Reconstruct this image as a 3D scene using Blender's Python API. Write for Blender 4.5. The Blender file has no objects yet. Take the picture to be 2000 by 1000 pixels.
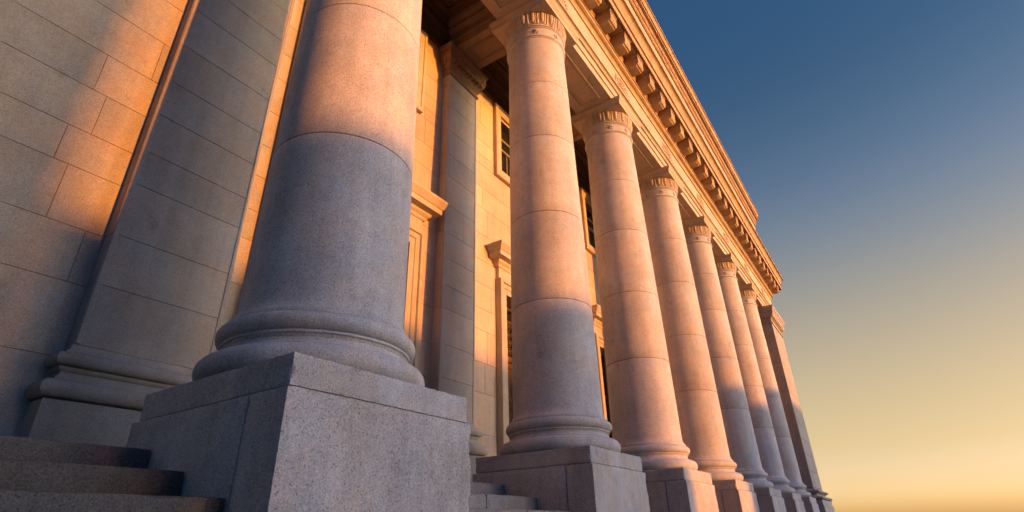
import bpy, bmesh, math, random
from mathutils import Vector, Matrix, noise as mnoise
random.seed(7)
SC = bpy.context.scene
COL = SC.collection
rad = math.radians

# ------------------------------------------------------------------ camera
CAM_POS = (5.66579, -10.21864, -1.34539)
R_RIGHT = (0.82940753, 0.55812927, -0.02397644)
R_DOWN = (-0.270735, 0.36404232, -0.89116539)
R_FWD = (-0.48865705, 0.74563054, 0.45304457)
cam_d = bpy.data.cameras.new('camera')
cam_d.sensor_width = 36.0
cam_d.lens = 1067.05 * 36.0 / 2000.0
cam_d.clip_start = 0.05
cam_d.clip_end = 20000.0
cam = bpy.data.objects.new('camera', cam_d)
COL.objects.link(cam)
M = Matrix.Identity(4)
for i in range(3):
    M[i][0] = R_RIGHT[i]; M[i][1] = -R_DOWN[i]; M[i][2] = -R_FWD[i]; M[i][3] = CAM_POS[i]
cam.matrix_world = M
SC.camera = cam

# ------------------------------------------------------------------ light
SUN_AZ = rad(6.5)      # from +X (straight out of the facade) towards +Y
SUN_EL = rad(4.0)
FILL_GLOW = (2.25, 3.55, 5.7, 1)  # added bluish sky lobe outside the view, fills the shaded stone
DIM = (0.33, 0.55, 0.98)
world = bpy.data.worlds.new('World')
SC.world = world
world.use_nodes = True
wn = world.node_tree.nodes; wl = world.node_tree.links
wn.clear()
w_out = wn.new('ShaderNodeOutputWorld')
w_bg = wn.new('ShaderNodeBackground')
w_sky = wn.new('ShaderNodeTexSky')
w_sky.sky_type = 'NISHITA'
w_sky.sun_disc = False
w_sky.sun_elevation = SUN_EL
w_sky.sun_rotation = rad(90.0) - SUN_AZ
w_sky.altitude = 0.0
w_sky.air_density = 1.0
w_sky.dust_density = 1.5
w_sky.ozone_density = 1.5
w_bg.inputs['Strength'].default_value = 0.12
# evening haze: the sky gets warmer and brighter towards the horizon
w_tc = wn.new('ShaderNodeTexCoord')
w_sep = wn.new('ShaderNodeSeparateXYZ'); wl.new(w_tc.outputs['Generated'], w_sep.inputs[0])
w_ramp = wn.new('ShaderNodeValToRGB'); w_ramp.color_ramp.interpolation = 'B_SPLINE'
K = 12.0
STOPS = [(0.0, (5.6, 5.3, 8.2)), (0.02, (4.3, 3.9, 5.6)), (0.055, (3.5, 2.65, 3.0)), (0.107, (3.2, 1.98, 1.25)), (0.209, (3.65, 2.0, 1.18)), (0.318, (3.1, 1.87, 1.27)),
         (0.411, (2.1, 1.62, 1.5)), (0.509, (1.22, 1.27, 1.48)), (0.636, (0.57, 0.90, 1.22)), (0.76, (0.52, 0.97, 1.45)), (1.0, (0.5, 0.92, 1.4))]
el = w_ramp.color_ramp.elements
while len(el) < len(STOPS): el.new(0.5)
for e, (p, c) in zip(el, STOPS): e.position = p
for e, (p, c) in zip(el, STOPS): e.position = p; e.color = (c[0] / K, c[1] / K, c[2] / K, 1)
wl.new(w_sep.outputs['Z'], w_ramp.inputs['Fac'])
# the half of the sky behind the camera is dimmed so faces turned to it stay dark; the evening colours fade in towards +Y
w_my = wn.new('ShaderNodeMapRange'); w_my.interpolation_type = 'SMOOTHSTEP'
w_my.inputs['From Min'].default_value = -0.05; w_my.inputs['From Max'].default_value = 0.40
wl.new(w_sep.outputs['Y'], w_my.inputs['Value'])
w_side = wn.new('ShaderNodeMix'); w_side.data_type = 'RGBA'
w_side.inputs[6].default_value = (DIM[0] / K, DIM[1] / K, DIM[2] / K, 1)
wl.new(w_my.outputs[0], w_side.inputs[0]); wl.new(w_ramp.outputs['Color'], w_side.inputs[7])
w_dot = wn.new('ShaderNodeVectorMath'); w_dot.operation = 'DOT_PRODUCT'  # direction of the added fill lobe, out of view towards the sun
w_dot.inputs[1].default_value = (math.cos(rad(24)) * math.cos(rad(22)), math.sin(rad(24)) * math.cos(rad(22)), math.sin(rad(22)))
wl.new(w_tc.outputs['Generated'], w_dot.inputs[0])
w_mr = wn.new('ShaderNodeMapRange'); w_mr.interpolation_type = 'SMOOTHSTEP'
w_mr.inputs['From Min'].default_value = 0.77; w_mr.inputs['From Max'].default_value = 1.0
wl.new(w_dot.outputs['Value'], w_mr.inputs['Value'])
w_fill_glow = wn.new('ShaderNodeMix'); w_fill_glow.data_type = 'RGBA'
w_fill_glow.inputs[6].default_value = (1, 1, 1, 1); w_fill_glow.inputs[7].default_value = FILL_GLOW
wl.new(w_mr.outputs[0], w_fill_glow.inputs[0])
w_m1 = wn.new('ShaderNodeVectorMath'); w_m1.operation = 'MULTIPLY'
wl.new(w_sky.outputs['Color'], w_m1.inputs[0]); wl.new(w_side.outputs[2], w_m1.inputs[1])
w_m2 = wn.new('ShaderNodeVectorMath'); w_m2.operation = 'MULTIPLY'
wl.new(w_m1.outputs[0], w_m2.inputs[0]); wl.new(w_fill_glow.outputs[2], w_m2.inputs[1])
w_m3 = wn.new('ShaderNodeVectorMath'); w_m3.operation = 'SCALE'; w_m3.inputs['Scale'].default_value = K
wl.new(w_m2.outputs[0], w_m3.inputs[0])
wl.new(w_m3.outputs[0], w_bg.inputs['Color'])
wl.new(w_bg.outputs['Background'], w_out.inputs['Surface'])

sun_d = bpy.data.lights.new('sun', 'SUN')
sun_d.energy = 4.6
sun_d.angle = rad(0.65)
sun_d.color = (1.0, 0.31, 0.03)
sun = bpy.data.objects.new('sun', sun_d)
COL.objects.link(sun)
S_DIR = Vector((math.cos(SUN_EL) * math.cos(SUN_AZ), math.cos(SUN_EL) * math.sin(SUN_AZ), math.sin(SUN_EL)))
sun.rotation_euler = S_DIR.to_track_quat('Z', 'Y').to_euler()
sun.location = S_DIR * 200

SC.view_settings.view_transform = 'Standard'
SC.view_settings.look = 'None'
SC.view_settings.exposure = 0.6
SC.view_settings.gamma = 1.0
SC.view_settings.use_curve_mapping = False

# ------------------------------------------------------------------ materials
def new_mat(name):
    m = bpy.data.materials.new(name); m.use_nodes = True
    nt = m.node_tree
    return m, nt.nodes, nt.links, nt.nodes['Principled BSDF']

def granite(name, base, speck=0.55, grain=1.0, tint=0.10, stain=0.5, rough=0.75, gscale=58.0, bump=0.35):
    m, n, l, p = new_mat(name)
    tc = n.new('ShaderNodeTexCoord'); oi = n.new('ShaderNodeObjectInfo')
    mul = n.new('ShaderNodeVectorMath'); mul.operation = 'SCALE'; mul.inputs[0].default_value = (31.7, 17.3, 9.1)
    l.new(oi.outputs['Random'], mul.inputs['Scale'])
    add = n.new('ShaderNodeVectorMath'); add.operation = 'ADD'
    l.new(tc.outputs['Object'], add.inputs[0]); l.new(mul.outputs[0], add.inputs[1])
    co = add.outputs[0]
    def noise(scale, detail, rough_=0.55, vec=co):
        t = n.new('ShaderNodeTexNoise'); t.inputs['Scale'].default_value = scale
        t.inputs['Detail'].default_value = detail; t.inputs['Roughness'].default_value = rough_
        l.new(vec, t.inputs['Vector']); return t.outputs['Fac']
    def mapr(fac, a, b, c, d, clamp=True):
        t = n.new('ShaderNodeMapRange'); t.clamp = clamp
        for k, v in zip(('From Min', 'From Max', 'To Min', 'To Max'), (a, b, c, d)): t.inputs[k].default_value = v
        l.new(fac, t.inputs['Value']); return t.outputs['Result']
    def mult(a, b):
        t = n.new('ShaderNodeMath'); t.operation = 'MULTIPLY'; l.new(a, t.inputs[0]); l.new(b, t.inputs[1]); return t.outputs[0]
    cloud = mapr(noise(0.9, 5.0, 0.6), 0.3, 0.7, 1.0 - 0.22 * stain, 1.0 + 0.16 * stain)
    mid = mapr(noise(6.0, 4.0, 0.6), 0.3, 0.7, 1.0 - 0.10 * grain, 1.0 + 0.10 * grain)
    g_raw = noise(gscale, 3.0, 0.65)
    gr = mapr(g_raw, 0.32, 0.68, 1.0 - 0.42 * grain, 1.0 + 0.34 * grain)
    vor = n.new('ShaderNodeTexVoronoi'); vor.inputs['Scale'].default_value = gscale * 0.85
    l.new(co, vor.inputs['Vector'])
    sz = n.new('ShaderNodeSeparateColor'); l.new(vor.outputs['Color'], sz.inputs[0])
    thr = mapr(sz.outputs[0], 0.55, 1.0, 0.0, 0.42)
    cmp_ = n.new('ShaderNodeMath'); cmp_.operation = 'SUBTRACT'
    l.new(vor.outputs['Distance'], cmp_.inputs[0]); l.new(thr, cmp_.inputs[1])
    sp = mapr(cmp_.outputs[0], -0.08, 0.06, 1.0 - speck, 1.0)
    # rain streaks running down the stone
    sc = n.new('ShaderNodeVectorMath'); sc.operation = 'MULTIPLY'; sc.inputs[1].default_value = (3.0, 3.0, 0.22)
    l.new(co, sc.inputs[0])
    streak = mapr(noise(1.1, 5.0, 0.65, sc.outputs[0]), 0.35, 0.65, 1.0 - 0.15 * stain, 1.0 + 0.06 * stain)
    smudge = mapr(noise(2.3, 7.0, 0.7), 0.60, 0.74, 1.0, 1.0 - 0.38 * stain)
    geo = n.new('ShaderNodeNewGeometry')
    isl = mapr(geo.outputs['Random Per Island'], 0.0, 1.0, 1.0 - tint, 1.0 + tint)
    v = mult(mult(mult(mult(cloud, smudge), mid), mult(gr, sp)), mult(streak, isl))
    # faint warm / cool drift between patches
    hue = n.new('ShaderNodeMix'); hue.data_type = 'RGBA'
    hue.inputs[6].default_value = (base[0] * 1.05, base[1] * 0.98, base[2] * 0.92, 1)
    hue.inputs[7].default_value = (base[0] * 0.95, base[1] * 1.0, base[2] * 1.06, 1)
    l.new(mapr(noise(1.7, 3.0), 0.35, 0.65, 0.0, 1.0), hue.inputs[0])
    cm = n.new('ShaderNodeVectorMath'); cm.operation = 'SCALE'
    l.new(hue.outputs[2], cm.inputs[0]); l.new(v, cm.inputs['Scale'])
    l.new(cm.outputs[0], p.inputs['Base Color'])
    p.inputs['Roughness'].default_value = rough
    p.inputs['Specular IOR Level'].default_value = 0.3
    b = n.new('ShaderNodeBump'); b.inputs['Strength'].default_value = bump; b.inputs['Distance'].default_value = 0.006
    hsum = n.new('ShaderNodeMath'); hsum.operation = 'ADD'
    l.new(g_raw, hsum.inputs[0]); l.new(sp, hsum.inputs[1])
    l.new(hsum.outputs[0], b.inputs['Height']); l.new(b.outputs[0], p.inputs['Normal'])
    return m

def plain(name, col, rough=0.6, metal=0.0, nscale=8.0, namp=0.25):
    m, n, l, p = new_mat(name)
    tc = n.new('ShaderNodeTexCoord'); t = n.new('ShaderNodeTexNoise')
    t.inputs['Scale'].default_value = nscale; t.inputs['Detail'].default_value = 5
    l.new(tc.outputs['Object'], t.inputs['Vector'])
    r = n.new('ShaderNodeMapRange'); r.inputs['From Min'].default_value = .3; r.inputs['From Max'].default_value = .7
    r.inputs['To Min'].default_value = 1 - namp; r.inputs['To Max'].default_value = 1 + namp
    l.new(t.outputs['Fac'], r.inputs['Value'])
    s = n.new('ShaderNodeVectorMath'); s.operation = 'SCALE'; s.inputs[0].default_value = col
    l.new(r.outputs[0], s.inputs['Scale']); l.new(s.outputs[0], p.inputs['Base Color'])
    p.inputs['Roughness'].default_value = rough; p.inputs['Metallic'].default_value = metal
    return m

MAT = {
    'column': granite('column_granite', (0.50, 0.495, 0.51), speck=0.45, grain=0.75, tint=0.05, stain=0.85),
    'pedestal': granite('pedestal_granite', (0.46, 0.45, 0.455), speck=0.5, grain=0.8, tint=0.05, stain=0.95),
    'wall': granite('wall_stone', (0.365, 0.34, 0.295), speck=0.30, grain=0.55, tint=0.08, stain=0.7),
    'trim': granite('trim_stone', (0.50, 0.43, 0.33), speck=0.25, grain=0.5, tint=0.0, stain=0.7),
    'bay_bounce': granite('bay_stone_bounce_lit', (0.55, 0.435, 0.32), speck=0.25, grain=0.5, tint=0.09, stain=0.6),  # same stone as the wall, lightened and yellowed to imitate bounced light
    'pilaster': granite('pilaster_stone_bounce_lit', (0.50, 0.45, 0.385), speck=0.28, grain=0.5, tint=0.05, stain=0.6),  # lightened along with the bay wall to imitate bounced light
    'cornice': granite('cornice_stone', (0.44, 0.325, 0.195), speck=0.25, grain=0.5, tint=0.05, stain=0.9),
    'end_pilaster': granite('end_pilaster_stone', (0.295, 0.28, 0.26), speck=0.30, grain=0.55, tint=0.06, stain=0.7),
    'pier': granite('pier_granite', (0.36, 0.345, 0.34), speck=0.4, grain=0.6, tint=0.06, stain=0.7),
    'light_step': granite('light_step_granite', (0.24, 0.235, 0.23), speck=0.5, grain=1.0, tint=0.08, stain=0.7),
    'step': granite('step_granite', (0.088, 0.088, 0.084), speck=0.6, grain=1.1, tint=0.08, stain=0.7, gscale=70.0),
    'ceiling_shade': granite('shade_darkened_ceiling_stone', (0.12, 0.075, 0.04), speck=0.25, grain=0.5, tint=0.0, stain=0.9),  # ceiling stone darkened to stand for the deep shade up there
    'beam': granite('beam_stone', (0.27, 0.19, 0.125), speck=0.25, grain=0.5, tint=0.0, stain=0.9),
    'joint': plain('joint_mortar', (0.20, 0.165, 0.13), 0.95),
    'bronze': plain('dark_bronze', (0.16, 0.10, 0.045), 0.42, 0.75),
    'paint': plain('window_paint', (0.20, 0.17, 0.12), 0.5),
    'paving': plain('street_paving', (0.08, 0.078, 0.075), 0.9, 0.0, 0.6),
    'roof': plain('roof_lead', (0.15, 0.15, 0.15), 0.8),
    'dark': plain('interior_dark', (0.025, 0.022, 0.02), 0.9),
    'brick': plain('neighbour_brick', (0.30, 0.17, 0.12), 0.9, 0.0, 3.0),
}
def glass_mat():
    m, n, l, p = new_mat('window_glass')
    p.inputs['Base Color'].default_value = (0.02, 0.022, 0.02, 1)
    p.inputs['Roughness'].default_value = 0.06
    p.inputs['IOR'].default_value = 1.5
    tc = n.new('ShaderNodeTexCoord'); t = n.new('ShaderNodeTexNoise'); t.inputs['Scale'].default_value = 1.6
    l.new(tc.outputs['Object'], t.inputs['Vector'])
    b = n.new('ShaderNodeBump'); b.inputs['Strength'].default_value = 0.06; b.inputs['Distance'].default_value = 0.05
    l.new(t.outputs['Fac'], b.inputs['Height']); l.new(b.outputs[0], p.inputs['Normal'])
    return m
MAT['glass'] = glass_mat()

# ------------------------------------------------------------------ mesh helpers
class MB:
    def __init__(s): s.v = []; s.f = []
    def add(s, vs, fs):
        o = len(s.v); s.v += [tuple(v) for v in vs]; s.f += [tuple(i + o for i in f) for f in fs]
    def quad(s, a, b, c, d): s.add([a, b, c, d], [(0, 1, 2, 3)])
    def box(s, x0, x1, y0, y1, z0, z1, c=0.0):
        if c <= 0:
            vs = [(x, y, z) for x in (x0, x1) for y in (y0, y1) for z in (z0, z1)]
            s.add(vs, [(0, 1, 3, 2), (4, 6, 7, 5), (0, 4, 5, 1), (2, 3, 7, 6), (0, 2, 6, 4), (1, 5, 7, 3)]); return
        X, Y, Z = (x0, x1), (y0, y1), (z0, z1)
        ix = lambda i, j, k, a: ((i * 2 + j) * 2 + k) * 3 + a
        vs = []
        for i in (0, 1):
            for j in (0, 1):
                for k in (0, 1):
                    dx, dy, dz = (c if i == 0 else -c), (c if j == 0 else -c), (c if k == 0 else -c)
                    vs += [(X[i], Y[j] + dy, Z[k] + dz), (X[i] + dx, Y[j], Z[k] + dz), (X[i] + dx, Y[j] + dy, Z[k])]
        fs = []
        for i in (0, 1):
            q = [ix(i, 0, 0, 0), ix(i, 1, 0, 0), ix(i, 1, 1, 0), ix(i, 0, 1, 0)]; fs.append(q if i else q[::-1])
            q = [ix(0, i, 0, 1), ix(0, i, 1, 1), ix(1, i, 1, 1), ix(1, i, 0, 1)]; fs.append(q if i else q[::-1])
            q = [ix(0, 0, i, 2), ix(1, 0, i, 2), ix(1, 1, i, 2), ix(0, 1, i, 2)]; fs.append(q if i else q[::-1])
        for i in (0, 1):
            for j in (0, 1):
                q = [ix(i, j, 0, 0), ix(i, j, 1, 0), ix(i, j, 1, 1), ix(i, j, 0, 1)]; fs.append(q if i != j else q[::-1])
                q = [ix(i, 0, j, 0), ix(i, 1, j, 0), ix(i, 1, j, 2), ix(i, 0, j, 2)]; fs.append(q if i == j else q[::-1])
                q = [ix(0, i, j, 1), ix(1, i, j, 1), ix(1, i, j, 2), ix(0, i, j, 2)]; fs.append(q if i != j else q[::-1])
                for k in (0, 1):
                    q = [ix(i, j, k, 0), ix(i, j, k, 1), ix(i, j, k, 2)]; fs.append(q if (i + j + k) % 2 else q[::-1])
        s.add(vs, fs)
    def lathe(s, prof, seg=64, cx=0, cy=0, cap=True):
        n = len(prof); vs = []
        for (r, z) in prof:
            for k in range(seg):
                a = 2 * math.pi * k / seg; vs.append((cx + r * math.cos(a), cy + r * math.sin(a), z))
        fs = [(i * seg + k, i * seg + (k + 1) % seg, (i + 1) * seg + (k + 1) % seg, (i + 1) * seg + k) for i in range(n - 1) for k in range(seg)]
        if cap: fs.append(tuple(range(seg))[::-1]); fs.append(tuple((n - 1) * seg + k for k in range(seg)))
        s.add(vs, fs)
    def rect_sweep(s, prof, x0, x1, y0, y1, cap=True):
        """profile (offset, z) carried round a rectangle with mitred corners"""
        vs = []; n = len(prof)
        for (o, z) in prof: vs += [(x0 - o, y0 - o, z), (x1 + o, y0 - o, z), (x1 + o, y1 + o, z), (x0 - o, y1 + o, z)]
        fs = [(i * 4 + k, i * 4 + (k + 1) % 4, i * 4 + 4 + (k + 1) % 4, i * 4 + 4 + k) for i in range(n - 1) for k in range(4)]
        if cap: fs.append((3, 2, 1, 0)); fs.append(tuple((n - 1) * 4 + k for k in range(4)))
        s.add(vs, fs)
    def cornice(s, prof, ys, ye, xback, jog=None):
        """profile (x, z) along +Y from ys, mitred round the far corner at ye and returned to xback; closed ends"""
        n = len(prof); rings = []
        rings.append([(x, ys, z) for x, z in prof])
        rings.append([(x, ye + x, z) for x, z in prof])
        rings.append([(xback, ye + x, z) for x, z in prof])
        vs = [v for r in rings for v in r]; fs = []
        for a in range(2):
            for i in range(n - 1): fs.append((a * n + i, (a + 1) * n + i, (a + 1) * n + i + 1, a * n + i + 1))
        s.add(vs, fs)
    def prism_y(s, poly, y0, y1):
        n = len(poly)
        vs = [(x, y0, z) for x, z in poly] + [(x, y1, z) for x, z in poly]
        fs = [(i, (i + 1) % n, n + (i + 1) % n, n + i) for i in range(n)] + [tuple(range(n))[::-1], tuple(range(n, 2 * n))]
        s.add(vs, fs)
    def blob(s, c, r, ax=None, seg=8, rings=5):
        """small ellipsoid lump; r = (rx, ry, rz); ax = optional 3x3 axes"""
        vs = [];
        for i in range(rings + 1):
            t = math.pi * i / rings
            for k in range(seg):
                a = 2 * math.pi * k / seg
                p = Vector((r[0] * math.sin(t) * math.cos(a), r[1] * math.sin(t) * math.sin(a), r[2] * math.cos(t)))
                if ax is not None: p = ax @ p
                vs.append((c[0] + p.x, c[1] + p.y, c[2] + p.z))
        fs = [(i * seg + k, (i + 1) * seg + k, (i + 1) * seg + (k + 1) % seg, i * seg + (k + 1) % seg) for i in range(rings) for k in range(seg)]
        s.add(vs, fs)
    def mesh(s, name, smooth=35):
        me = bpy.data.meshes.new(name)
        me.from_pydata(s.v, [], s.f)
        bm = bmesh.new(); bm.from_mesh(me)
        bmesh.ops.remove_doubles(bm, verts=bm.verts, dist=1e-5)
        bmesh.ops.recalc_face_normals(bm, faces=bm.faces)
        bm.to_mesh(me); bm.free()
        if smooth:
            for p in me.polygons: p.use_smooth = True
            me.set_sharp_from_angle(angle=rad(smooth))
        me.update()
        return me
    def build(s, name, mat, parent=None, smooth=35, loc=(0, 0, 0)):
        return link(name, s.mesh(name, smooth), mat, parent, loc)

def link(name, me, mat, parent=None, loc=(0, 0, 0)):
    o = bpy.data.objects.new(name, me); COL.objects.link(o)
    if mat is not None and not me.materials:
        me.materials.append(mat if not isinstance(mat, str) else MAT[mat])
    o.location = loc
    if parent is not None: o.parent = parent
    return o
def tag(o, label=None, cat=None, group=None, kind=None):
    if label: o['label'] = label
    if cat: o['category'] = cat
    if group: o['group'] = group
    if kind: o['kind'] = kind
    return o
def thing(name, label, cat, loc=(0, 0, 0), group=None):
    o = bpy.data.objects.new(name, None); COL.objects.link(o); o.location = loc
    o.empty_display_size = 0.2
    return tag(o, label, cat, group, 'thing' if cat else None)
def copy_tree(o, parent=None):
    c = o.copy(); COL.objects.link(c)
    if parent is not None: c.parent = parent
    for ch in list(o.children): copy_tree(ch, c)
    return c
def arc(cx, cz, r, a0, a1, n=8):
    return [(cx + r * math.cos(rad(a0 + (a1 - a0) * i / n)), cz + r * math.sin(rad(a0 + (a1 - a0) * i / n))) for i in range(n + 1)]

def worn_block(mb, x0, x1, y0, y1, z0, z1, step=0.05, chip=0.03, wear=0.006, seed=0.0):
    """stone block as one surface with worn, here and there chipped arrises"""
    L = (x1 - x0, y1 - y0, z1 - z0); N = [max(2, min(260, int(l / step))) for l in L]
    idx = {}; vs = []; fs = []
    def vert(i, j, k):
        key = (i, j, k)
        if key in idx: return idx[key]
        f = [i / N[0], j / N[1], k / N[2]]
        p = Vector((x0 + L[0] * f[0], y0 + L[1] * f[1], z0 + L[2] * f[2]))
        c = Vector(((x0 + x1) / 2, (y0 + y1) / 2, (z0 + z1) / 2))
        ext = [q in (0, n) for q, n in zip((i, j, k), N)]
        near = [min(q, n - q) for q, n in zip((i, j, k), N)]
        nz = mnoise.noise(p * 3.1 + Vector((seed, seed * 2, 5))) + 0.5 * mnoise.noise(p * 9.0 + Vector((3, seed, 1)))
        ch = max(0.0, nz - 0.42) * 1.6
        if sum(ext) >= 2:
            m = wear * (0.7 + 0.6 * mnoise.noise(p * 14)) + chip * ch
            for a in range(3):
                if ext[a]: p[a] += m if p[a] < c[a] else -m
        elif sum(ext) == 1:
            a = ext.index(True)
            m = 0.0012 * mnoise.noise(p * 7.0)
            if any(near[b] == 1 for b in range(3) if b != a): m += chip * 0.35 * ch
            p[a] += m if p[a] < c[a] else -m
        idx[key] = len(vs); vs.append(tuple(p)); return idx[key]
    for ax in range(3):
        b, c2 = [a for a in range(3) if a != ax]
        for side in (0, N[ax]):
            for u in range(N[b]):
                for v in range(N[c2]):
                    q = []
                    for du, dv in ((0, 0), (1, 0), (1, 1), (0, 1)):
                        t = [0, 0, 0]; t[ax] = side; t[b] = u + du; t[c2] = v + dv; q.append(vert(*t))
                    fs.append(q)
    mb.add(vs, fs)

def courses(z0, z1, edges):
    e = [z for z in edges if z0 + 0.05 < z < z1 - 0.05]
    e = [z0] + e + [z1]
    return list(zip(e[:-1], e[1:]))
WALL_EDGES = [-0.54, 0.88, 1.90, 2.70, 3.60, 4.22, 4.98]
while WALL_EDGES[-1] < 21: WALL_EDGES.append(WALL_EDGES[-1] + (0.92, 0.74, 0.86)[len(WALL_EDGES) % 3])

def ashlar(mb, x, depth, y0, y1, z0, z1, openings=(), gap=0.007, cmin=1.7, cmax=3.1, seed=1, ch=0.0045):
    """blocks of a coursed wall facing +X at plane x; openings are (y0, y1, z0, z1)"""
    rnd = random.Random(seed)
    edges = sorted(set(WALL_EDGES + [v for o in openings for v in (o[2], o[3])]))
    # drop coursing lines that come too close to an opening's head or sill
    keep = []
    hard = [v for o in openings for v in (o[2], o[3])]
    for e in edges:
        if e in hard or all(abs(e - h) > 0.12 for h in hard): keep.append(e)
    for (a, b) in courses(z0, z1, keep):
        free = [(y0, y1)]
        for o in openings:
            if o[2] < b - 1e-4 and o[3] > a + 1e-4:
                nf = []
                for (p, q) in free:
                    if o[1] <= p or o[0] >= q: nf.append((p, q)); continue
                    if o[0] > p: nf.append((p, o[0]))
                    if o[1] < q: nf.append((o[1], q))
                free = nf
        for (p, q) in free:
            y = p
            while y < q - 1e-6:
                w = rnd.uniform(cmin, cmax)
                if y == p: w *= rnd.uniform(0.45, 1.0)
                e = min(q, y + w)
                if q - e < 0.5: e = q
                mb.box(x - depth, x, y + gap / 2, e - gap / 2, a + gap / 2, b - gap / 2, ch)
                y = e

# ------------------------------------------------------------------ ground
GZ = -2.60
mb = MB(); mb.quad((-6000, -6000, GZ), (6000, -6000, GZ), (6000, 6000, GZ), (-6000, 6000, GZ))
tag(mb.build('ground', 'paving', None, 0), 'grey street paving in front of the portico', None, None, 'structure')

# ------------------------------------------------------------------ the building behind the columns
WX = -2.80                     # wall face
bld = thing('stone_building', 'tall building of pale coursed stone behind the row of columns', 'building', (WX, 0, GZ))
def B(mb_, name, mat, parent=None, smooth=35):
    """build world-coordinate mesh as a part of parent (an empty or part at a known world location)"""
    par = parent or bld
    off = Vector((0, 0, 0)); q = par
    while q is not None: off += q.location; q = q.parent
    mb_.v = [(v[0] - off.x, v[1] - off.y, v[2] - off.z) for v in mb_.v]
    return mb_.build(name, mat, par, smooth)

WIN = [(-2.90, 1.12, 9.08, 12.10), (2.85, 1.10, 9.08, 12.10), (9.28, 1.10, 9.08, 12.10)]   # centre y, half width of the surround, z0, z1
DOOR = [-2.62, 2.87, 9.18]
DZ0, DZ1 = -0.54, 4.97
openings = []
for (c, hw, z0, z1) in WIN: openings.append((c - hw + 0.33, c + hw - 0.33, z0 + 0.40, z1 - 0.42))
for c in DOOR: openings.append((c - 0.70, c + 0.70, DZ0, DZ1))
LX = -3.20                     # the end wall is set back a little
mb = MB(); ashlar(mb, LX, 0.35, -24.0, -5.30, DZ0, 12.30, (), seed=3)
B(mb, 'wall', 'wall', None, 30)
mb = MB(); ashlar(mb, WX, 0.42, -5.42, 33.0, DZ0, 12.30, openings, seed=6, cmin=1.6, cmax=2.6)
B(mb, 'bay_wall', 'bay_bounce', None, 30)
mb = MB()
# mortar core just behind the block faces, cut round the openings
mb.box(LX - 0.40, LX - 0.012, -24.0, -5.2, DZ0, 12.3)
ys = sorted(set([-5.40, 33.0] + [v for o in openings for v in (o[0], o[1])]))
for a, b in zip(ys[:-1], ys[1:]):
    zs = [(DZ0, 12.3)]
    for o in openings:
        if o[0] <= a + 1e-6 and o[1] >= b - 1e-6:
            nz = []
            for p, q in zs:
                if o[2] > p: nz.append((p, min(q, o[2])))
                if o[3] < q: nz.append((max(p, o[3]), q))
            zs = [(p, q) for p, q in nz if q - p > 1e-4]
    for p, q in zs: mb.box(WX - 0.39, WX - 0.012, a, b, p, q)
B(mb, 'wall_core', 'joint', None, 0)
mb = MB(); mb.box(-14, -3.75, -24, 33, GZ, 19.6); B(mb, 'inner_mass', 'dark', None, 0)
mb = MB(); mb.box(-14.2, 0.9, -7.4, 30.0, 16.05, 16.2); mb.box(-14.2, WX, -24, 33, 16.0, 16.3)
B(mb, 'roof', 'roof', None, 0)
mb = MB(); ashlar(mb, WX, 0.6, -24.0, -7.6, 12.31, 19.5, (), seed=9); mb.box(WX - .7, WX - .02, -24, 33, 12.31, 19.5)
B(mb, 'upper_wall', 'wall', None, 30)

def frame_sweep(mb, prof, y0, y1, z0, z1, sill=True, x=WX):
    """profile (inset from outer edge, projection) round a rectangular opening, front facing +X"""
    loops = []
    for (i, pj) in prof:
        zb = z0 + i if sill else z0
        loops.append([(x + pj, y0 + i, zb), (x + pj, y1 - i, zb), (x + pj, y1 - i, z1 - i), (x + pj, y0 + i, z1 - i)])
    vs = [v for L in loops for v in L]; fs = []
    for a in range(len(loops) - 1):
        for k in range(4):
            if not sill and k == 0: continue
            fs.append((a * 4 + k, a * 4 + (k + 1) % 4, a * 4 + 4 + (k + 1) % 4, a * 4 + 4 + k))
    mb.add(vs, fs)

for (c, hw, z0, z1) in WIN:
    w = thing('window', None, None, (0, c, z0 - GZ)); w.parent = bld; del_keys = [k for k in w.keys()]
    mb = MB()
    frame_sweep(mb, [(0, -0.02), (0, 0.13), (0.05, 0.16), (0.10, 0.16), (0.12, 0.12), (0.26, 0.11), (0.28, 0.09), (0.335, 0.09), (0.335, -0.40)], c - hw, c + hw, z0, z1)
    B(mb, 'surround', 'trim', w, 20)
    gy0, gy1, gz0, gz1 = c - hw + 0.335, c + hw - 0.335, z0 + 0.335, z1 - 0.335
    mb = MB()
    xf = WX - 0.20
    for (a, b_, p, q) in [(gy0, gy0 + .07, gz0, gz1), (gy1 - .07, gy1, gz0, gz1), (gy0, gy1, gz0, gz0 + .10), (gy0, gy1, gz1 - .09, gz1)]:
        mb.box(xf - .10, xf, a, b_, p, q, .008)
    B(mb, 'frame', 'paint', w, 20)
    H = gz1 - gz0
    mb = MB()
    mb.box(xf - .07, xf + .015, gy0 + .07, gy1 - .07, gz0 + H * .70, gz0 + H * .745, .006)
    mb.box(xf - .07, xf + .03, gy0 + .07, gy1 - .07, gz0 + H * .50, gz0 + H * .54, .006)
    for yy in (gy0 + .07, gy1 - .13): mb.box(xf - .07, xf - .005, yy, yy + .06, gz0 + .10, gz1 - .09, .006)
    mb.box(xf - .07, xf - .004, c - .025, c + .025, gz0 + .10, gz0 + H * .50, .006)
    B(mb, 'sash', 'paint', w, 20)
    mb = MB(); mb.quad((xf - .05, gy0 + .05, gz0 + .05), (xf - .05, gy1 - .05, gz0 + .05), (xf - .05, gy1 - .05, gz1 - .05), (xf - .05, gy0 + .05, gz1 - .05))
    B(mb, 'pane', 'glass', w, 0)

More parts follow.
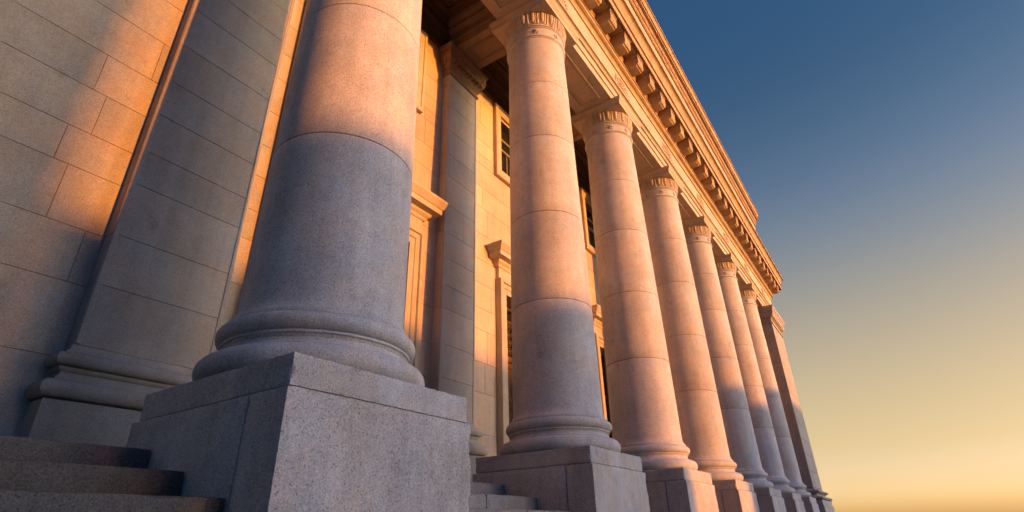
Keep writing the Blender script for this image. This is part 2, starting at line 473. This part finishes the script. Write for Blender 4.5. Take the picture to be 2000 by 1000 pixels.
for di, c in enumerate(DOOR):
    d = thing('door', None, None, (0, c, 0)); d.parent = bld; d.location = (0, c, DZ0 - GZ)
    mb = MB()
    frame_sweep(mb, [(0, -0.02), (0, 0.20), (0.07, 0.22), (0.11, 0.22), (0.13, 0.17), (0.24, 0.15), (0.26, 0.12), (0.405, 0.11), (0.405, -0.55)], c - 1.10, c + 1.10, DZ0, DZ1 + 0.40, False)
    B(mb, 'surround', 'trim', d, 20)
    # hood: frieze board and projecting cornice
    mb = MB()
    mb.box(WX - .05, WX + .12, c - 1.08, c + 1.08, DZ1 + 0.40, DZ1 + 0.80, .006)
    hood = [(0.0, 5.72), (0.12, 5.72), (0.15, 5.76), (0.15, 5.80), (0.22, 5.86), (0.24, 5.92), (0.42, 5.94), (0.42, 6.08), (0.45, 6.10), (0.50, 6.17), (0.56, 6.24), (0.56, 6.30), (0.0, 6.34)]
    mb.rect_sweep([(o, z) for o, z in hood], WX - .3, WX + .02, c - 1.02, c + 1.02)
    B(mb, 'hood', 'trim', d, 20)
    xd = WX - 0.42
    mb = MB()
    for (a, b_, p, q) in [(-.70, -.60, DZ0, DZ1), (.60, .70, DZ0, DZ1), (-.60, .60, DZ1 - .14, DZ1), (-.60, .60, 3.20, 3.38), (-.60, .60, 4.42, 4.50)]:
        mb.box(xd - .10, xd + .04, c + a, c + b_, p, q, .01)
    B(mb, 'frame', 'bronze', d, 20)
    # scrolled grille in the transom
    mb = MB()
    def ring(yc, zc, r0, th=.016, turns=1.0, n=22, shrink=0.0):
        pts = []
        for k in range(n + 1):
            t = k / n; a = 2 * math.pi * turns * t; r = r0 * (1 - shrink * t)
            pts.append((yc + r * math.cos(a), zc + r * math.sin(a), r))
        for (p0, p1) in zip(pts[:-1], pts[1:]):
            a = Vector((p0[0] - yc, p0[1] - zc)).normalized(); b2 = Vector((p1[0] - yc, p1[1] - zc)).normalized()
            q = [(xd, p0[0] - a.x * th, p0[1] - a.y * th), (xd, p0[0] + a.x * th, p0[1] + a.y * th), (xd, p1[0] + b2.x * th, p1[1] + b2.y * th), (xd, p1[0] - b2.x * th, p1[1] - b2.y * th)]
            mb.add(q + [(xd + .03, u, v) for _, u, v in q], [(4, 5, 6, 7), (0, 3, 2, 1), (0, 1, 5, 4), (2, 3, 7, 6), (1, 2, 6, 5), (0, 4, 7, 3)])
    for i in range(4):
        for j in range(4):
            ring(c - .45 + .30 * i, 3.52 + .26 * j, .135, .016, 1.6, 26, .75)
            mb.blob((xd + .02, c - .45 + .30 * i, 3.52 + .26 * j), (.03, .035, .035))
    B(mb, 'transom_grille', 'bronze', d, 35)
    mb = MB(); mb.quad((xd - .06, c - .65, 3.3), (xd - .06, c + .65, 3.3), (xd - .06, c + .65, 4.95), (xd - .06, c - .65, 4.95))
    B(mb, 'pane', 'glass', d, 0)
    for sgn in (-1, 1):
        mb = MB()
        y0, y1 = (c - .60, c - .01) if sgn < 0 else (c + .01, c + .60)
        mb.box(xd - .08, xd - .02, y0, y1, DZ0 + .02, 3.20, .005)
        for (p, q) in [(DZ0 + .2, .55), (.70, 1.75), (1.90, 3.05)]:
            for (a, b_, e, f) in [(y0 + .09, y1 - .09, p, p + .05), (y0 + .09, y1 - .09, q - .05, q), (y0 + .09, y0 + .14, p, q), (y1 - .14, y1 - .09, p, q)]:
                mb.box(xd - .02, xd + .015, a, b_, e, f, .008)
        leaf = B(mb, 'door_leaf', 'bronze', d, 20)
        mb = MB(); mb.box(xd - .015, xd + .05, c + sgn * .06 - .012, c + sgn * .06 + .012, .62, .95, .006)
        B(mb, 'handle', 'bronze', leaf, 20)

# moulded band along the head of the wall, under the ceiling
mb = MB()
band = [(WX, 12.20), (WX + .10, 12.20), (WX + .10, 12.52), (WX + .14, 12.54), (WX + .14, 12.82), (WX + .20, 12.88), (WX + .24, 12.96), (WX + .24, 13.02), (WX + .16, 13.03), (WX + .16, 13.12), (WX + .30, 13.2), (WX + .34, 13.30)]
n = len(band)
mb.add([(x, -7.4, z) for x, z in band] + [(x, 32.6, z) for x, z in band], [(i, i + 1, n + i + 1, n + i) for i in range(n - 1)] + [tuple(range(n))])
B(mb, 'wall_band', 'ceiling_shade', None, 20)

# ------------------------------------------------------------------ entablature
ent = thing('entablature', 'long carved stone entablature with brackets resting on the columns', 'entablature', (0.7, 0, 12.2))
YS, YE = -7.6, 32.75
mb = MB()
arch = [(-0.70, 12.2), (0.68, 12.2), (0.68, 12.49), (0.725, 12.492), (0.725, 12.78), (0.785, 12.782), (0.79, 12.80), (0.805, 12.83), (0.83, 12.855), (0.845, 12.86), (0.845, 12.875), (0.895, 12.877), (0.895, 12.955), (0.72, 13.0)]
mb.cornice(arch, YS, YE, -3.2)
mb.quad((-.70, YS, 12.2), (.68, YS, 12.2), (.68, YS, 13.3), (-.70, YS, 13.3))
inner = [(-0.70, 12.2), (-0.70, 12.50), (-0.73, 12.52), (-0.73, 12.80), (-0.80, 12.88), (-0.86, 12.95), (-0.86, 13.02), (-0.80, 13.04), (-0.80, 13.12), (-0.92, 13.2), (-0.96, 13.3)]
n = len(inner)
mb.add([(x, YS, z) for x, z in inner] + [(x, YE, z) for x, z in inner], [(i, i + 1, n + i + 1, n + i) for i in range(n - 1)])
architrave = B(mb, 'architrave', 'trim', ent, 25)
# sunk panels in the architrave soffit, one between each two columns
AX = [(-6.354)] + [5.0 * i for i in range(6)] + [29.6]
for a, b in zip(AX[:-1], AX[1:]):
    mb = MB(); y0, y1 = a + 1.22, b - 1.22
    for (o, h) in [(0.0, .035), (0.09, .02)]:
        for (p, q, r, s) in [(-.40 + o, .38 - o, y0 + o, y0 + o + .045), (-.40 + o, .38 - o, y1 - o - .045, y1 - o), (-.40 + o, -.355 + o, y0 + o + .045, y1 - o - .045), (.335 - o, .38 - o, y0 + o + .045, y1 - o - .045)]:
            mb.box(p, q, r, s, 12.2 - h, 12.205, .008)
    B(mb, 'soffit_panel', 'trim', architrave, 20)
mb = MB()
frz = [(0.72, 12.98), (0.72, 14.22)]
mb.cornice(frz, YS, YE, -3.2); mb.quad((-.7, YS, 13.3), (.72, YS, 13.3), (.72, YS, 14.3), (-.7, YS, 14.3))
B(mb, 'frieze', 'trim', ent, 25)
mb = MB()
qs = [i / 8 for i in range(9)]
cor = [(0.72, 14.19), (0.765, 14.192), (0.765, 14.25)] + [(0.765 + 0.085 * (1 - math.cos(rad(90 * t))), 14.25 + 0.15 * math.sin(rad(90 * t))) for t in qs] + \
      [(0.885, 14.402), (0.885, 14.44), (0.90, 14.442)] + [(0.90 + 0.05 * math.sin(rad(90 * t)), 14.445 + 0.09 * (1 - math.cos(rad(90 * t)))) for t in qs] + \
      [(0.985, 14.537), (0.985, 14.60), (0.88, 14.603), (0.88, 15.00), (0.90, 15.02), (0.94, 15.06), (0.94, 15.15), (1.50, 15.15), (1.50, 15.185), (1.545, 15.185), (1.545, 15.11), (1.585, 15.11), (1.585, 15.44), (1.645, 15.442), (1.645, 15.50), (1.615, 15.505), (1.615, 15.535)] + \
      [(1.615 + 0.18 * (1 - math.cos(rad(90 * t))), 15.535 + 0.42 * math.sin(rad(90 * t))) for t in qs] + [(1.84, 15.957), (1.84, 16.04), (0.9, 16.15)]
mb.cornice(cor, YS, YE, -3.2); mb.quad((-.7, YS, 14.2), (1.0, YS, 14.2), (1.0, YS, 16.2), (-.7, YS, 16.2))
cornice = B(mb, 'cornice', 'cornice', ent, 25)
# brackets under the cornice (first one built, the rest copied)
mb = MB()
side = [(0.87, 14.612), (1.33, 14.612), (1.355, 14.64), (1.41, 14.645), (1.45, 14.69), (1.455, 14.75), (1.455, 15.04), (0.87, 15.04)]
mb.prism_y(side, -0.26, 0.26)
mb.box(0.87, 1.475, -0.28, 0.28, 15.041, 15.08, .006); mb.box(0.87, 1.495, -0.30, 0.30, 15.082, 15.149, .008)
me_mod = MB.mesh(mb, 'modillion', 18)
me_mod.materials.append(MAT['cornice'])
for v in me_mod.vertices: v.co -= Vector((0.7, 0, 12.2))
y = -0.55
while y < YE + 1.0:
    link('modillion', me_mod, None, cornice, (0, y, 0)); y += 1.25
# sunk soffit panel between each two brackets
mb = MB()
for (p, q, r, t_) in [(1.00, 1.46, -.27, -.23), (1.00, 1.46, .23, .27), (1.00, 1.04, -.23, .23), (1.42, 1.46, -.23, .23)]:
    mb.box(p, q, r, t_, 15.115, 15.155, .006)
mb.blob((1.23, 0, 15.15), (.10, .10, .05))
me_cof = mb.mesh('soffit_coffer', 30); me_cof.materials.append(MAT['cornice'])
for v in me_cof.vertices: v.co -= Vector((0.7, 0, 12.2))
y = -0.55 + 0.625
while y < YE + 0.6:
    link('soffit_coffer', me_cof, None, cornice, (0, y, 0)); y += 1.25

# carved foliage relief on the frieze above each column
mb = MB(); rnd = random.Random(5)
def leafblob(cy, cz, ang, L, Wd, H):
    ax = Matrix(((1, 0, 0), (0, math.cos(ang), -math.sin(ang)), (0, math.sin(ang), math.cos(ang))))
    mb.blob((0.725, cy + math.cos(ang) * L * .5, cz + math.sin(ang) * L * .5), (H, L * .55, Wd), ax, 8, 6)
for k in range(10):
    a = 2 * math.pi * k / 10; leafblob(.10 * math.cos(a), .10 * math.sin(a), a, .14, .035, .05)
for k in range(16):
    a = 2 * math.pi * k / 16
    leafblob(.36 * math.cos(a), .32 * math.sin(a), a + 1.1, .17, .035, .045)
    leafblob(.30 * math.cos(a + .2), .27 * math.sin(a + .2), a + 2.3, .12, .03, .04)
mb.blob((0.73, 0, 0), (.06, .08, .08))
for s in (-1, 1):
    for k in range(5): leafblob(s * (.42 + .05 * k), .24 - .12 * k, (0.4 if s > 0 else 2.7), .15, .03, .035)
me_orn = mb.mesh('frieze_ornament', 40); me_orn.materials.append(MAT['trim'])
for v in me_orn.vertices: v.co -= Vector((0.7, 0, 0))
for i in range(7): link('frieze_ornament', me_orn, None, ent, (0, 5.0 * i + 0.25, 13.62 - 12.2))

# ------------------------------------------------------------------ attic above the cornice
att = thing('attic_parapet', 'blank attic storey with its own moulded cornice on top of the entablature', 'parapet', (1.0, 0, 16.2))
AE = 29.2
mb = MB(); mb.cornice([(1.25, 16.2), (1.25, 19.2), (1.25, 19.205)], YS, AE, -3.2); mb.quad((-.7, YS, 16.2), (1.25, YS, 16.2), (1.25, YS, 19.4), (-.7, YS, 19.4))
B(mb, 'parapet_wall', 'trim', att, 25)
mb = MB()
acor = [(1.25, 19.18), (1.315, 19.182), (1.315, 19.24)] + [(1.315 + 0.055 * math.sin(rad(90 * t)), 19.24 + 0.10 * (1 - math.cos(rad(90 * t)))) for t in qs] + [(1.415, 19.342), (1.415, 19.40), (1.385, 19.402), (1.385, 19.80), (1.545, 19.803), (1.545, 19.93), (1.60, 19.932), (1.60, 19.96)] + [(1.60 + 0.07 * (1 - math.cos(rad(90 * t))), 19.96 + 0.26 * math.sin(rad(90 * t))) for t in qs] + [(1.70, 20.222), (1.70, 20.30), (-3.0, 20.42)]
mb.cornice(acor, YS, AE, -3.2); mb.quad((-.7, YS, 19.2), (1.5, YS, 19.2), (1.5, YS, 20.4), (-.7, YS, 20.4))
B(mb, 'parapet_cornice', 'cornice', att, 25)
mb = MB(); y = -3.0; rnd = random.Random(8)
while y < AE + 1.35:
    mb.blob((1.395, y, 19.61), (.05, .062, .16), None, 8, 5); mb.blob((1.39, y + .075, 19.54), (.04, .028, .09), None, 6, 4)
    y += 0.15
o = B(mb, 'leaf_moulding', 'cornice', att, 60)

# ------------------------------------------------------------------ portico ceiling
cei = thing('portico_ceiling', 'coffered stone ceiling in deep shade between wall and columns', 'ceiling', (-1.8, 0, 13.3))
mb = MB(); mb.box(-2.9, -0.6, YS, 32.6, 13.3, 13.5); B(mb, 'ceiling_slab', 'ceiling_shade', cei, 0)
def beam(yc):
    mb = MB()
    bp = [(0.575, 12.2), (0.575, 12.50), (0.60, 12.52), (0.60, 12.80), (0.66, 12.88), (0.70, 12.95), (0.70, 13.02), (0.66, 13.04), (0.66, 13.12), (0.76, 13.2), (0.80, 13.3)]
    n = len(bp)
    for s in (-1, 1):
        mb.add([(-2.56, yc + s * o, z) for o, z in bp] + [(-0.72, yc + s * o, z) for o, z in bp], [(i, i + 1, n + i + 1, n + i) for i in range(n - 1)])
    mb.quad((-2.56, yc - .575, 12.2), (-.72, yc - .575, 12.2), (-.72, yc + .575, 12.2), (-2.56, yc + .575, 12.2))
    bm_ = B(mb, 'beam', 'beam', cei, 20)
    mb = MB()
    for (o, h) in [(0.0, .035), (0.08, .02)]:
        x0, x1, y0, y1 = -2.1 + o, -1.0 - o, yc - .33 + o, yc + .33 - o
        for (p, q, r, s) in [(x0, x1, y0, y0 + .04), (x0, x1, y1 - .04, y1), (x0, x0 + .04, y0 + .04, y1 - .04), (x1 - .04, x1, y0 + .04, y1 - .04)]:
            mb.box(p, q, r, s, 12.2 - h, 12.205, .006)
    B(mb, 'soffit_panel', 'beam', bm_, 20)
BY = [-6.4, -0.30, 4.8, 9.8, 14.8, 19.8, 24.8]
for yc in BY: beam(yc)
for a, b in zip(BY, BY[1:] + [29.8]):
    mb = MB(); y0, y1 = a + 1.1, b - 1.1
    for (o, h) in [(0.0, .10), (0.16, .06), (0.30, .03)]:
        x0, x1 = -2.25 + o, -1.1 - o
        for (p, q, r, s) in [(x0, x1, y0 + o, y0 + o + .06), (x0, x1, y1 - o - .06, y1 - o), (x0, x0 + .06, y0 + o + .06, y1 - o - .06), (x1 - .06, x1, y0 + o + .06, y1 - o - .06)]:
            mb.box(p, q, r, s, 13.3 - h, 13.305, .01)
    B(mb, 'coffer', 'ceiling_shade', cei, 20)

# ------------------------------------------------------------------ pilasters on the wall
base_prof = [(0.16, 0.28)] + arc(0.13, 0.40, 0.12, -90, 90, 8) + [(0.10, 0.53), (0.09, 0.56), (0.05, 0.60), (0.045, 0.64), (0.08, 0.665), (0.09, 0.70)] + arc(0.075, 0.795, 0.09, -90, 90, 8) + [(0.06, 0.89), (0.055, 0.915), (0.02, 0.94), (0.0, 1.02)]
cap_prof = [(0.0, 11.20), (0.03, 11.21), (0.05, 11.24), (0.05, 11.28), (0.02, 11.31), (0.02, 11.42), (0.05, 11.44), (0.05, 11.49), (0.08, 11.52)] + [(0.08 + 0.13 * math.sin(rad(90 * t)), 11.54 + 0.34 * t) for t in (0, .2, .4, .6, .8, 1)] + [(0.22, 11.90), (0.22, 12.04), (0.25, 12.08), (0.28, 12.14), (0.28, 12.198)]
def pilaster(yc, hw, label, mat, x_face=-2.55, wall_x=WX):
    t = thing('wall_pilaster', label, 'pilaster', (x_face, yc, -0.54), 'flat pilasters against the portico wall')
    xb = wall_x - 0.1
    mb = MB(); mb.rect_sweep([(0.16, -0.54), (0.16, 0.262), (0.145, 0.28), (0, 0.28)], xb, x_face, yc - hw, yc + hw)
    B(mb, 'plinth', mat, t, 20)
    mb = MB(); mb.rect_sweep(base_prof, xb, x_face, yc - hw, yc + hw); B(mb, 'base', mat, t, 40)
    mb = MB()
    for (a, b) in courses(1.02, 11.20, WALL_EDGES): mb.box(xb, x_face, yc - hw, yc + hw, a + .004, b - .004, .006)
    mb.box(xb, x_face - .012, yc - hw + .012, yc + hw - .012, 1.0, 11.2)
    # fillet strip down each edge
    for s in (-1, 1): mb.box(xb, x_face + .014, yc + s * (hw - .045) - .035, yc + s * (hw - .045) + .035, 1.03, 11.19, .01)
    B(mb, 'shaft', mat, t, 30)
    mb = MB(); mb.rect_sweep(cap_prof, xb, x_face, yc - hw, yc + hw)
    cp = B(mb, 'capital', 'beam', t, 30)
    mb = MB(); k = 0; w = 2 * hw + .2
    nleaf = 9
    for i in range(nleaf):
        yy = yc - w / 2 + w * (i + .5) / nleaf
        ax = Matrix.Rotation(rad(-22), 3, 'Y')
        mb.blob((x_face + .155, yy, 11.73), (.055, .062, .17), ax, 10, 7)
        mb.blob((x_face + .20, yy, 11.86), (.05, .05, .04), None, 8, 5)
        mb.blob((x_face + .12, yy + w / nleaf / 2, 11.66), (.035, .022, .12), ax, 8, 5)
    for s in (-1, 1):
        for i in range(2):
            mb.blob((x_face - .05 - .14 * i, yc + s * (hw + .155), 11.73), (.06, .055, .17), None, 10, 7)
    B(mb, 'carved_leaves', 'beam', cp, 60)
    return t
pilaster(-6.73, 0.93, 'broad flat pilaster left of the nearest column, with moulded base beside the steps', 'end_pilaster', -2.95, LX)
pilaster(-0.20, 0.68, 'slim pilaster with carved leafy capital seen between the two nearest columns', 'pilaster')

# ------------------------------------------------------------------ columns
def shaft_r(z):
    t = (z - 0.83) / (11.02 - 0.83)
    return 0.93 - (0.93 - 0.80) * (t ** 1.25)
def shaft_mesh(joints):
    """the shaft is cut into drums, each with softly worn arrises"""
    mb = MB(); foot = [(0.985, 0.63), (1.0, 0.635), (1.0, 0.67), (0.985, 0.69), (0.955, 0.73), (0.938, 0.78), (0.93, 0.83)]
    cuts = [0.83] + list(joints) + [11.02]
    for i, (a, b) in enumerate(zip(cuts[:-1], cuts[1:])):
        n = max(3, int((b - a) / .4)); pts = []
        if i == 0: pts += foot
        else: pts += [(shaft_r(a) - .03, a + .005), (shaft_r(a) - .008, a + .005), (shaft_r(a) - .002, a + .009), (shaft_r(a), a + .015)]
        pts += [(shaft_r(a + (b - a) * k / n), a + (b - a) * k / n) for k in range(1, n)]
        if b < 11: pts += [(shaft_r(b), b - .015), (shaft_r(b) - .002, b - .009), (shaft_r(b) - .008, b - .005), (shaft_r(b) - .03, b - .005)]
        else: pts += [(shaft_r(b), b)]
        mb.lathe(pts, 112, cap=False)
    return mb.mesh('shaft', 40)
def egg_band():
    mb = MB(); N = 20; per = 28; seg = N * per; rows = 20
    vs = []; z0, z1 = 11.50, 11.89
    for j in range(rows + 1):
        t = j / rows; z = z0 + (z1 - z0) * t
        r0 = 0.848 + 0.050 * math.sin(rad(90) * t)
        for k in range(seg):
            ph = (k % per) / per - 0.5
            e = 1 - ((ph / 0.22) ** 2 + ((t - 0.62) / 0.52) ** 2)
            e2 = 1 - ((ph / 0.36) ** 2 + ((t - 0.62) / 0.66) ** 2)
            r = r0 + 0.004
            if e > 0: r = r0 - 0.006 + 0.046 * math.sqrt(e)
            elif e > -0.42 and t < 0.93: r = r0 - 0.026
            elif e2 > 0: r = r0 + 0.014
            d = (0.5 - abs(ph)) / (0.10 * (1.25 - 0.75 * t))
            if d < 1: r = max(r, r0 + 0.002 + 0.024 * (1 - d))
            if t > .95: r = max(r, r0 + .012)
            if t < .05: r = r0
            a = 2 * math.pi * k / seg
            vs.append((r * math.cos(a), r * math.sin(a), z))
    fs = [(j * seg + k, j * seg + (k + 1) % seg, (j + 1) * seg + (k + 1) % seg, (j + 1) * seg + k) for j in range(rows) for k in range(seg)]
    mb.add(vs, fs)
    return mb
me_egg = egg_band().mesh('egg_band', 50); me_egg.materials.append(MAT['trim'])
mb = MB(); mb.rect_sweep([(0.0, 11.89), (0.0, 12.03), (0.012, 12.04), (0.03, 12.08), (0.05, 12.11), (0.055, 12.115), (0.055, 12.199)], -.93, .93, -.93, .93)
me_aba = mb.mesh('abacus', 25); me_aba.materials.append(MAT['trim'])
mb = MB()
mb.lathe([(0.80, 11.0), (0.815, 11.01), (0.815, 11.03)] + arc(0.82, 11.07, .035, -90, 90, 6) + [(0.815, 11.11), (0.80, 11.13), (0.80, 11.36), (0.81, 11.38)] + arc(0.812, 11.41, .025, -90, 90, 5) + [(0.825, 11.44)] + arc(0.83, 11.465, .025, -90, 90, 5) + [(0.84, 11.50), (0.83, 11.52), (0.80, 11.89)], 96)
me_neck = mb.mesh('capital', 35); me_neck.materials.append(MAT['column'])
mb = MB()
mb.blob((0.012, 0, 0), (.045, .032, .032))
for k in range(6):
    a = 2 * math.pi * k / 6
    ax = Matrix.Rotation(a, 3, 'X')
    mb.blob((0.004, .062 * math.cos(a), .062 * math.sin(a)), (.026, .042, .026), ax, 8, 5)
me_ros = mb.mesh('rosette', 60); me_ros.materials.append(MAT['column'])
mb = MB()
mb.lathe([(1.0, 0.0), (1.083, 0.0)] + arc(1.083, 0.135, .135, -90, 90, 12) + [(1.045, 0.272), (1.045, 0.295), (1.02, 0.305), (0.995, 0.335), (0.99, 0.365), (1.005, 0.395), (1.03, 0.405), (1.03, 0.43)] + arc(0.99, 0.53, .10, -80, 90, 12) + [(0.95, 0.632)], 112)
me_base = mb.mesh('base', 35); me_base.materials.append(MAT['column'])
mb = MB(); worn_block(mb, -1.25, 1.25, -1.17, 1.17, -0.282, 0.0, 0.035, 0.045, 0.007, 1.3); me_pl = mb.mesh('plinth', 40); me_pl.materials.append(MAT['pedestal'])
PB = GZ + 0.95
mb = MB()
xj = 0.76
for (p, q) in [(-1.29, xj), (xj, 1.29)]: worn_block(mb, p + (0.003 if p == xj else 0), q - (0.003 if q == xj else 0), -1.21, 1.21, PB, -0.296, 0.045, 0.05, 0.010, 4.1 + p)
mb.box(-1.225, 1.225, -1.145, 1.145, PB, -0.27)
me_ped = mb.mesh('pedestal', 40); me_ped.materials.append(MAT['pedestal'])

JOINTS = [[2.97, 5.29, 7.5, 9.35], [3.09, 5.29, 7.52, 9.34], [2.95, 4.98, 7.11, 9.02]]
me_shaft = []
mb = MB(); mb.lathe([(shaft_r(z) - .022, z) for z in (.9, 3, 5, 7, 9, 10.9)], 64, cap=False)
me_core = mb.mesh('mortar_joint', 40); me_core.materials.append(MAT['joint'])
for J in JOINTS:
    me = shaft_mesh(J); me.materials.append(MAT['column']); me_shaft.append(me)

def make_column():
    t = thing('stone_column', 'x', 'column', (0, 0, 0), 'round granite columns along the portico')
    pd = link('pedestal', me_ped, None, t); link('plinth', me_pl, None, pd)
    link('base', me_base, None, t); link('mortar_joint', me_core, None, link('shaft', me_shaft[0], None, t))
    cp = link('capital', me_neck, None, t)
    link('egg_moulding', me_egg, None, cp); link('abacus', me_aba, None, cp)
    for k in range(8):
        a = rad(-58 + 45 * k)
        r = link('rosette', me_ros, None, cp, (0.80 * math.cos(a), 0.80 * math.sin(a), 11.245)); r.rotation_euler = (0, 0, a)
    return t
cols = [
    (0.443, -6.354, 0.07, 0, 'huge nearest granite column, top cut off by the frame, lower half in shade'),
    (0, 0, 0, 1, 'second granite column from the camera, sunlit above with base in shade'),
    (0, 5, 0, 2, 'third column from the camera, lit orange down to its base'),
    (0, 10, 0, 2, 'fourth column from the camera, sunlit to its base with a half lit pedestal'),
    (0, 15, 0, 1, 'fifth column from the camera, its lower third in shade'),
    (0, 20, 0, 2, 'sixth column from the camera, between the fifth and the last slim column'),
    (0, 25, 0, 1, 'farthest round column, standing just before the square end pier'),
]
proto = make_column()
for i, (x, y, z, j, lab) in enumerate(cols):
    c = proto if i == 0 else copy_tree(proto)
    c.location = (x, y, z); c['label'] = lab
    for ch in c.children:
        if ch.name.startswith('shaft'):
            ch.data = me_shaft[j]; ch.rotation_euler = (0, 0, 0.7 * i)
        elif ch.name.startswith('base'): ch.rotation_euler = (0, 0, 1.1 * i)

# ------------------------------------------------------------------ square pier at the far end
pier = thing('end_pier', 'square stone pier closing the far end of the colonnade', 'pier', (0, 30.9, 0))
PX0, PX1, PY0, PY1 = -1.2, 0.93, 29.05, 33.0
mb = MB(); mb.rect_sweep([(.32, 0), (.32, -.282), (.30, -.282)], PX0, PX1, PY0, PY1); mb.rect_sweep([(.36, -.288), (.36, PB)], PX0, PX1, PY0, PY1)
B(mb, 'pedestal', 'pedestal', pier, 20)
mb = MB(); mb.rect_sweep([(o * 1.6, (z - .28) * .92) for o, z in base_prof], PX0, PX1, PY0, PY1); B(mb, 'base', 'pier', pier, 40)
mb = MB(); zz = 0.70; k = 0
while zz < 10.99:
    z2 = min(11.0, zz + 0.95)
    if 11.0 - z2 < .4: z2 = 11.0
    ym = 31.0 if k % 2 else 30.2
    mb.box(PX0, PX1, PY0, ym - .005, zz + .007, z2 - .007, .012); mb.box(PX0, PX1, ym + .005, PY1, zz + .007, z2 - .007, .012)
    zz = z2; k += 1
sh = B(mb, 'shaft', 'pier', pier, 25)
mb = MB(); mb.box(PX0 + .03, PX1 - .03, PY0 + .03, PY1 - .03, .6, 11.0); B(mb, 'mortar_joint', 'joint', sh, 0)
pier_cap = [(0.0, 11.0), (0.06, 11.002), (0.075, 11.05), (0.06, 11.10), (0.0, 11.102), (0.0, 11.40), (0.05, 11.402), (0.05, 11.46), (0.08, 11.462), (0.08, 11.50)] + [(0.08 + 0.16 * math.sin(rad(90 * t)), 11.50 + 0.26 * (1 - math.cos(rad(90 * t)))) for t in (0, .2, .4, .6, .8, 1)] + [(0.26, 11.762), (0.26, 11.99), (0.28, 11.992), (0.33, 12.07), (0.34, 12.10), (0.34, 12.199)]
mb = MB(); mb.rect_sweep(pier_cap, PX0, PX1, PY0, PY1); B(mb, 'capital', 'pier', pier, 30)

# ------------------------------------------------------------------ podium and steps
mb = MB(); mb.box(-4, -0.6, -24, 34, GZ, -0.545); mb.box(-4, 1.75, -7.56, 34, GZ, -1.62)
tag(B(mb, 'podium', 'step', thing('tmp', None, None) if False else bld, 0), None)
def steps(x_first, z_first, run, rise, n, y0, y1, label, mat, name='stone_steps'):
    t = thing(name, label, 'steps', (x_first, (y0 + y1) / 2, z_first - rise * n), 'flights of granite steps between the pedestals')
    rnd = random.Random(int(y0 * 10))
    for k in range(n):
        xf = x_first + run * k; zt = z_first - rise * k
        xb = -0.9 if k == 0 else xf - run - 0.06
        mb = MB(); y = y0; first = True
        while y < y1 - 1e-4:
            e = min(y1, y + rnd.uniform(2.2, 3.4))
            if y1 - e < 0.8: e = y1
            worn_block(mb, xb, xf, y + .003, e - .003, zt - rise, zt, 0.06, 0.03, 0.012, y0 + k * 1.7); y = e
        B(mb, 'step', mat, t, 40)
    return t
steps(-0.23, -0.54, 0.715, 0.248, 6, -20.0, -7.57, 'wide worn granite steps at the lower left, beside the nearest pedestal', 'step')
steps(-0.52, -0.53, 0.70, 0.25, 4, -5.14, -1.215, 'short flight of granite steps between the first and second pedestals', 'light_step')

# ------------------------------------------------------------------ buildings across the street (they shade the lower facade)
def neighbour(u0, u1, s0, depth, ztop, mat, label, nf, floors):
    ca, sa = math.cos(SUN_AZ), math.sin(SUN_AZ)
    t = thing('street_building', label, 'building', (s0 * ca - u0 * sa, s0 * sa + u0 * ca, GZ)); t.rotation_euler = (0, 0, SUN_AZ)
    W = u1 - u0; H = ztop - GZ
    mb = MB(); mb.box(0, depth, 0, W, 0, H - .35); mb.build('wall', mat, t, 0)
    mb = MB(); mb.box(-.0, depth, 0, W, H - .35, H, .03); mb.build('roof', 'roof', t, 0)
    m2 = MB(); m2.box(-.06, .02, -.55, .55, 0, 1.7, .02); mw = m2.mesh('window', 20); mw.materials.append(MAT['glass'])
    for i in range(nf):
        for j in range(floors):
            o = link('window', mw, None, t, (0, W * (i + .5) / nf, 1.3 + j * (H - 1.5) / floors))
T = math.tan(SUN_EL); S0 = 65.0
neighbour(-70, -7.90, S0, 14, 26.0, 'brick', 'tall brick block across the street, facing the left end of the portico', 10, 6)
neighbour(-7.86, -3.2, S0, 14, 3.22 + S0 * T, 'brick', 'narrow brick house across the street beside the tall brick block', 2, 3)
neighbour(-3.15, 4.1, S0, 14, 3.05 + S0 * T, 'brick', 'low brick house across the street from the second column', 3, 3)
neighbour(10.2, 23.0, S0, 14, 3.9 + S0 * T, 'brick', 'low brick house across the street beyond the open gap', 4, 3)
neighbour(23.05, 46.0, S0, 14, 5.5 + S0 * T, 'brick', 'brick block across the street from the far end pier', 6, 3)
